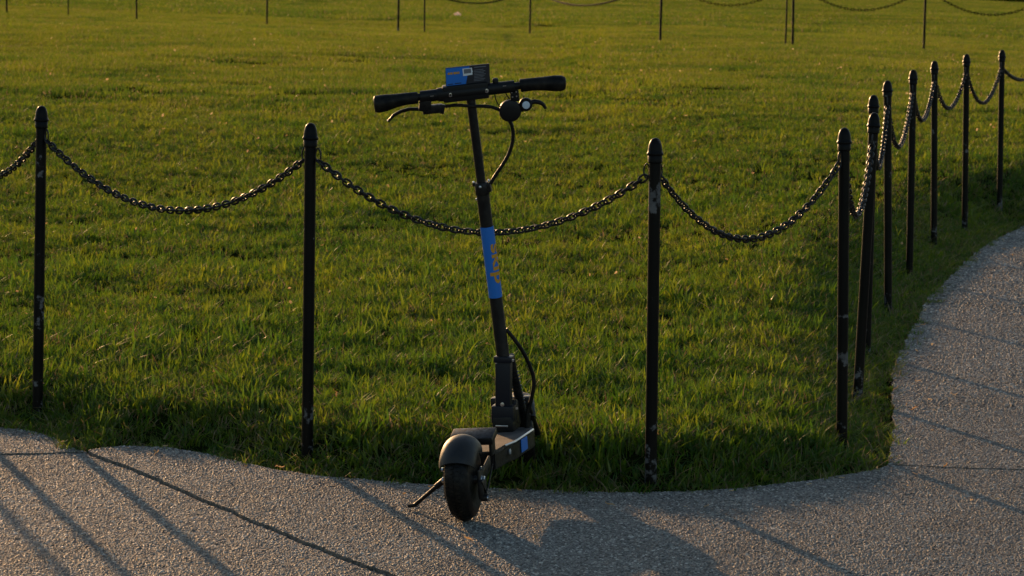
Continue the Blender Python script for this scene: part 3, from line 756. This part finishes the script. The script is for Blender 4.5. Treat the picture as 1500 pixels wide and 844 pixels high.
MB().box(st_c + B_((0, -.0002, 0)), (.07, .0016, .036), Matrix.Rotation(-ang, 3, 'Z')).build('blue_sticker', M_blue, deck, 0)
MB().lathe([(0, 0), (.008, 0), (.008, .003), (.005, .0045), (0, .005)], (.292, -.0665, .136), Matrix((Vector((1, 0, 0)), Vector((0, 0, -1)), Vector((0, -1, 0)))).transposed(), 16).build('reflector', M_refl, deck)
# footrest plate over the rear wheel
kp = MB().box((.165, .004, .200), (.075, .122, .022), Matrix.Rotation(R(-16), 3, 'Y'), .006)
kp.box((.175, .05, .172), (.05, .008, .05), None, .002).box((.175, -.045, .172), (.05, .008, .05), None, .002)
kp.build('footrest', M_blk, SC, 30)
# kickstand
foot = SCI @ ground(604, 743, .015); piv = B_((.06, .052, .112)); mid = piv.lerp(foot, .35)
ks = MB().tube([piv, mid], [.0085, .0085], 12).tube([mid - (foot - piv) * .02, mid.lerp(foot, .9)], [.0062, .0055], 12)
ks.tube([mid.lerp(foot, .86), foot + B_((0, -.004, .005)), foot + B_((-.004, .012, .004))], [.0055, .006, .0045], 10)
ks = ks.build('kickstand', M_blk, SC)
MB().box(piv + B_((0, -.002, .01)), (.045, .014, .06), None, .004).build('bracket', M_blk, ks)
MB().lathe([(0, 0), (.007, 0), (.007, .006), (0, .007)], piv + B_((-.014, .006, -.004)), AXY, 12).build('bolt', M_chr, ks)

# stem: base block on the deck, hinge, tubes
S_top = on_plane(689, 140, .40); S_low = on_plane(737, 522, .535); S_base = on_plane(740, 632, .545)
SA = (S_top - S_low).normalized()
fr = B_((1, 0, 0)); fr = (fr - SA * fr.dot(SA)).normalized(); lf_ = SA.cross(fr)     # forward, left about the stem
SMX = Matrix((fr, lf_, SA)).transposed()
blk = MB().box((.560, on_plane(740, 615, .55).y, .182), (.10, .062, .048), None, .006)
blk.box((.590, on_plane(752, 615, .59).y, .205), (.06, .035, .07), Matrix.Rotation(R(12), 3, 'Y'), .005)
blk = blk.build('stem_base', M_blk, SC, 30)
pb0, pb1 = on_plane(738, 606, .535), on_plane(738, 526, .530)
ax_ = (pb1 - pb0).normalized(); yv = B_((0, 1, 0)); yv = (yv - ax_ * yv.dot(ax_)).normalized(); xv = yv.cross(ax_)
HM = Matrix((xv, yv, ax_)).transposed()
hb_ = MB().box((pb0 + pb1) / 2, (.036, .044, (pb1 - pb0).length), HM, .004).box(pb0 + ax_ * .0, (.05, .064, .05), HM, .005).box(pb1, (.044, .052, .018), HM, .004)
hinge = hb_.build('hinge_block', M_navy, SC, 30)
MB().box(pb0 - ax_ * .031 - xv * .029, (.004, .036, .005), HM, .001).build('hinge_pin', M_chr, hinge, 30)
MB().lathe([(0, 0), (.006, 0), (.006, .004), (0, .005)], pb0 + ax_ * .03 - xv * .0185, HM @ Matrix((Vector((0, 1, 0)), Vector((0, 0, -1)), Vector((-1, 0, 0)))).transposed(), 8).build('bolt', M_chr, hinge)
for px, py in ((727, 531), (751, 528), (722, 604), (757, 598)):
    q = on_plane(px, py, .515); MB().lathe([(0, -.003), (.004, -.003), (.004, .003), (0, .003)], q, HM, 8).build('bolt', M_chr, hinge)
J = S_low.lerp(S_top, (522 - 268) / (522 - 140))
stem = MB().tube([pb1 - SA * .02, S_low, J], [.0185, .0185, .0180], 24).build('stem', M_blk, SC)
MB().tube([J - SA * .02, S_top + SA * .02], .0128, 20).build('upper_tube', M_blk, stem)
cl = MB().tube([J - SA * .030, J - SA * .028, J + SA * .004, J + SA * .006], [.0185, .0200, .0200, .0185], 24)
cl.box(J + fr * -.002 - lf_ * .020 - SA * .010, (.018, .014, .024), SMX, .003).box(J + lf_ * .019 + SA * .001, (.014, .012, .010), SMX, .002)
cl = cl.build('clamp_collar', M_blk, stem)
for q in (J + lf_ * .022 + SA * .007, J - lf_ * .022 + SA * .009, J - fr * .0205 - SA * .002, J + lf_ * .019 - SA * .042):
    MB().lathe([(0, -.003), (.004, -.003), (.0045, 0), (.003, .003), (0, .003)], q, SMX, 8).build('bolt', M_chr, cl)
T0 = S_low.lerp(S_top, (522 - 433) / 382.0); T1 = S_low.lerp(S_top, (522 - 329) / 382.0)
MB().tube([T0, T1], .0192, 32, cap=False).build('blue_sticker', M_blue, stem)
# lettering wrapped round the stem, reading downward
def text_mesh(body, size, offset=0.0):
    cu = bpy.data.curves.new('lettering', 'FONT'); cu.body = body; cu.size = size; cu.offset = offset; cu.resolution_u = 3
    to = bpy.data.objects.new('lettering', cu); COL.objects.link(to); bpy.context.view_layer.update()
    me = bpy.data.meshes.new_from_object(to.evaluated_get(bpy.context.evaluated_depsgraph_get()))
    bpy.data.objects.remove(to); bpy.data.curves.remove(cu); return me
tm = text_mesh('skip', .050, .0012); bm = bmesh.new(); bm.from_mesh(tm); bpy.data.meshes.remove(tm)
for yy in np.arange(-.02, .05, .004):
    bmesh.ops.bisect_plane(bm, geom=bm.verts[:] + bm.edges[:] + bm.faces[:], plane_co=(0, yy, 0), plane_no=(0, 1, 0))
xs_ = [v.co.x for v in bm.verts]; x0_, x1_ = min(xs_), max(xs_); RS = .0199
Tstart = S_low.lerp(S_top, (522 - 354) / 382.0); Tend = S_low.lerp(S_top, (522 - 412) / 382.0)
back = -fr                                                         # the side that faces the rider
for v in bm.verts:
    q = Tstart.lerp(Tend, (v.co.x - x0_) / (x1_ - x0_)); a = v.co.y / RS * .95 + R(26)          # angle from the rider's side toward the right
    v.co = q + (back * math.cos(a) - lf_ * math.sin(a)) * RS
me = bpy.data.meshes.new('lettering'); bm.to_mesh(me); bm.free(); link_mesh('lettering', me, M_org, stem)
# cable tie and lower cable
def cable(name, pts, rad, parent, m_=M_rub):
    P4 = [B_(p) for p in pts]; out = []
    for i in range(len(P4) - 1):
        p0 = P4[max(i - 1, 0)]; p1 = P4[i]; p2 = P4[i + 1]; p3 = P4[min(i + 2, len(P4) - 1)]
        for k in range(8):
            t = k / 8; out.append(.5 * ((2 * p1) + (p2 - p0) * t + (2 * p0 - 5 * p1 + 4 * p2 - p3) * t * t + (3 * p1 - p0 - 3 * p2 + p3) * t ** 3))
    out.append(P4[-1]); return MB().tube(out, rad, 10).build(name, m_, parent)
def corrugated(name, pts, rad, parent):
    o_ = cable(name, pts, rad, parent); return o_
def px3(px, py, x): return on_plane(px, py, x)
cable('lower_cable', [px3(741, 482, .53), px3(750, 493, .535), px3(764, 512, .55), px3(776, 536, .565), px3(782, 558, .575), px3(779, 582, .585), px3(773, 604, .59), px3(773, 628, .59)], .0058, SC)
cable('cable_boot', [px3(773, 606, .59), px3(772, 634, .59)], .0085, SC)
# suspension fork in front of the block
fk = MB()
fork_top, fork_bot = px3(752, 545, .585), px3(764, 600, .62)
fk.tube([px3(748, 520, .57), fork_top, fork_bot, px3(768, 632, .66)], [.011, .012, .014, .016], 14)
for k in range(12):
    q = fork_top.lerp(fork_bot, k / 11); fk.lathe([(.011, -.0022), (.0158, 0), (.011, .0022)], q, SMX, 14)
Tz = Matrix.Rotation(STEER, 3, 'Z')
for s_ in (-1, 1):
    fk.tube([B_((.665, s_ * .045, .215)), B_((WB_, 0, WR)) + Tz @ B_((0, s_ * .047, 0))], [.011, .010], 10)
fk.box((.665, 0, .225), (.045, .115, .03), None, .006)
fork = fk.build('front_fork', M_blk, SC)

# handlebar: laid out in its own frame (u right, v up, w toward the rider) at the stem top
TILT = R(6.45); DEPTH = (SCM @ S_top - Vector((0, 0, HC))).dot(fwd); PXM = F_PX / DEPTH
ctr = S_top + SA * .012
# bar axis in world: level as seen in the photo, turned with the steering
bar_w = (r2 * math.cos(TILT) + u2 * math.sin(TILT)).normalized()
bu = (SCI.to_3x3() @ bar_w); bu = (bu - SA * bu.dot(SA) * 0.0).normalized()
bw = (bu.cross(SA)).normalized() * -1
if bw.x > 0: bw = -bw
bv = bw.cross(bu).normalized()
if bv.z < 0: bv = -bv
HBM = Matrix((bu, bv, bw)).transposed()
C0 = (688.5, 133.0)
def hb(px, py, w_=0.0):
    dx, dy = px - C0[0], py - C0[1]
    return ctr + bu * ((dx * math.cos(TILT) - dy * math.sin(TILT)) / PXM) + bv * (-(dx * math.sin(TILT) + dy * math.cos(TILT)) / PXM) + bw * w_
def hbu(u_, v_=0, w_=0): return ctr + bu * u_ + bv * v_ + bw * w_
barm = MB().tube([hbu(-.255), hbu(.262)], .0105, 16)
barm.tube([hbu(-.138), hbu(-.088)], [.0165, .0165], 16).tube([hbu(.036), hbu(.125)], [.0168, .0168], 16)
barm.tube([hbu(-.090), hbu(-.088), hbu(.045), hbu(.047)], [.018, .0195, .0195, .018], 20, sx=1.0)
barm.box(hbu(-.012, 0, -.002), (.128, .046, .038), HBM, .006)
bar = barm.build('handlebar', M_matte, SC)
for px, py in ((660, 136.5), (713, 130.5)):
    q = hb(px, py, .0165); MB().lathe([(.0, 0), (.006, 0), (.0058, .0025), (.0028, .003), (.0028, .0012), (0, .0012)], q, Matrix((bu, bv, bw)).transposed(), 12).build('bolt', M_chr, bar)
MB().box(hb(633, 138.3, .0158), (.010, .0016, .003), HBM).build('clamp_slot', M_chr, bar, 0)
MB().box(hb(739, 123.5, .0162), (.010, .0016, .003), HBM).build('clamp_slot', M_chr, bar, 0)
MB().lathe([(0, -.003), (.008, -.003), (.009, .006), (.0075, .010), (.003, .012), (0, .0122)], hb(726, 119.5, 0), Matrix((bw, bu, bv)).transposed(), 14).build('bell_knob', M_matte, bar)
# grips: swelling toward the outer end, palm rest drooping below
def grip(pts):                                                       # (px, centre py, radius px)
    P_g = [hb(a, b, .002) for a, b, c in pts]; rd = [c / PXM for a, b, c in pts]
    m_ = MB(); m_.tube(P_g, [q * 1.08 for q in rd], 18, sx=1.0); return m_.build('grip', M_rub, bar)
grip([(612.5, 142.2, 7.4), (611, 142.3, 8.2), (595, 144.0, 8.4), (580, 146.6, 9.4), (566, 149.6, 11.6), (555, 151.6, 12.2), (549.5, 151.8, 11.2), (548, 152, 8.4)])
grip([(762, 124.6, 8.2), (763.5, 124.4, 9.2), (780, 122.6, 8.8), (797, 121.6, 9.6), (812, 121.2, 11.0), (822, 121.2, 11.0), (827.5, 121.2, 9.0), (829, 121.2, 6.5)])
# brake lever on the left
lv = MB()
lv.box(hb(623, 151, -.004), (.034, .046, .030), HBM @ Matrix.Rotation(R(-12), 3, 'Z'), .007)
lv.box(hb(634, 160, -.006), (.056, .024, .022), HBM, .004); lv.box(hb(648.5, 160, -.006), (.012, .026, .016), HBM @ Matrix.Rotation(R(-18), 3, 'Z'), .003)
lvo = lv.build('brake_lever', M_blk, bar)
MB().tube([hb(626, 160.5, -.008), hb(612, 161, -.014), hb(600, 161.5, -.02), hb(588, 165, -.024), hb(577, 171, -.024), hb(571, 177.5, -.022), hb(568.8, 181, -.022)], [.0070, .0072, .0075, .0074, .0066, .0056, .0044], 12, sx=.7).build('lever_blade', M_blk, lvo)
MB().tube([hb(568.5, 178, -.019), hb(567.5, 179, -.019)], .0025, 8).build('blade_tip', M_chr, lvo)
# throttle unit on the right
th = MB()
th.lathe([(0, -.012), (.026, -.012), (.0305, -.008), (.0315, .002), (.030, .008), (.024, .0105), (.010, .0115), (0, .0115)], hb(747.5, 162, .002), HBM, 32)
th.box(hb(754, 138.5, -.002), (.025, .036, .014), HBM, .002)
th.lathe([(0, -.010), (.017, -.010), (.019, -.004), (.0185, .005), (.015, .009), (0, .0095)], hb(770.5, 152.8, .0), HBM, 24)
th.box(hb(759, 158, -.002), (.03, .024, .016), HBM, .004)
tho = th.build('throttle_unit', M_matte, bar)
MB().tube([hb(775, 151, -.004), hb(784, 149.2, -.006), hb(791, 150.5, -.008), hb(796.5, 154, -.010), hb(799.5, 159, -.012), hb(800, 160.5, -.012)], [.0072, .0068, .0060, .0052, .0046, .0036], 12).build('throttle_lever', M_matte, tho)
MB().lathe([(0, 0), (.0108, 0), (.0105, .003), (.009, .0036), (0, .0036)], hb(770.8, 152.6, .0095), HBM, 24).build('button', M_btn, tho)
for px, py in ((750, 134.2), (756.4, 133.4), (751, 141.2), (757, 140)):
    MB().lathe([(0, 0), (.0024, 0), (.002, .0015), (0, .0016)], hb(px, py, .0052), HBM, 8).build('screw', M_chr, tho)
# cables at the bar
cable('brake_cable', [hb(653, 156, -.006), hb(670, 153.5, .002), hb(690, 153.2, .018), hb(708, 154, .012), hb(722, 156.5, .004), hb(733, 161.5, .0)], .0050, bar)
cable('signal_wire', [hb(725, 137, 0), hb(726.5, 145, .004), hb(730, 152, .004), hb(734, 158, .002)], .0017, bar)
cable('signal_wire', [hb(741, 135.5, 0), hb(743.5, 140, .002), hb(747, 145, .002)], .0017, bar)
Jc = J - lf_ * .022 - SA * .004
cable('main_cable', [hb(746, 176, -.002), hb(750, 184, -.002), hb(752.2, 198, -.002), hb(750, 215, -.004), hb(743, 234, -.006), Jc + (hb(731, 252, 0) - Jc) * .75, Jc], .0052, SC)
# information card standing on the bar
cc = [(652.8, 97.8), (716.8, 91.6), (718.5, 125), (653.6, 131)]
W0 = .004
def quad(name, pts, mat_, parent, w_, th_=.0015):
    vs = [hb(a, b, w_) for a, b in pts] + [hb(a, b, w_ - th_) for a, b in pts]; n = len(pts)
    fs = [tuple(range(n)), tuple(range(2 * n - 1, n - 1, -1))] + [(i, (i + 1) % n, n + (i + 1) % n, n + i) for i in range(n)]
    return MB().add(vs, fs).build(name, mat_, parent, 0)
card = quad('info_card', cc, M_card, bar, W0, .003)
quad('blue_panel', [(653.2, 98.9), (688.2, 95.3), (684.8, 110.2), (682.6, 122.5), (654.3, 127)], M_blue, card, W0 + .0008, .0008)
quad('white_label', [(677.6, 99.0), (691.6, 97.5), (692.0, 101.6), (693.2, 102.6), (692.2, 103.6), (692.4, 107.8), (678.8, 110.0)], M_wht, card, W0 + .0016, .0008)
quad('label_patch', [(679.6, 100.0), (690.0, 98.8), (690.4, 105.0), (680.0, 106.4)], M_txt, card, W0 + .0022, .0006)
for k, (a, b, y_) in enumerate(((656.2, 659.0, 106.6), (659.6, 663.2, 106.2), (664.4, 668.0, 105.7), (668.6, 670.8, 105.4), (671.4, 673.2, 105.0))):
    quad('lettering', [(a, y_ - 1.6), (b, y_ - 1.9), (b + .1, y_ + 1.2), (a + .1, y_ + 1.5)], M_org, card, W0 + .0014, .0006)
for a, b, y_ in ((656, 664, 122.9), (666.5, 676, 121.3)):
    quad('lettering', [(a, y_ - .9), (b, y_ - 2.0), (b, y_ - .6), (a, y_ + .5)], M_dtx, card, W0 + .0014, .0006)
for k in range(10):
    y_ = 96.5 + k * 2.25; a = 694.5; b = 712.0 - (k * 37 % 5)
    if k == 1: continue
    quad('text_line', [(a, y_), (b, y_ - 1.7), (b, y_ - .9 + (.4 if k == 0 else 0)), (a, y_ + .8 + (.4 if k == 0 else 0))], M_txt, card, W0 + .0007, .0006)
print('stem base', to_px(S_base), 'front contact', to_px((WB_, 0, 0)), 'yaw', best, S_top, S_low, S_base, bu, bw)
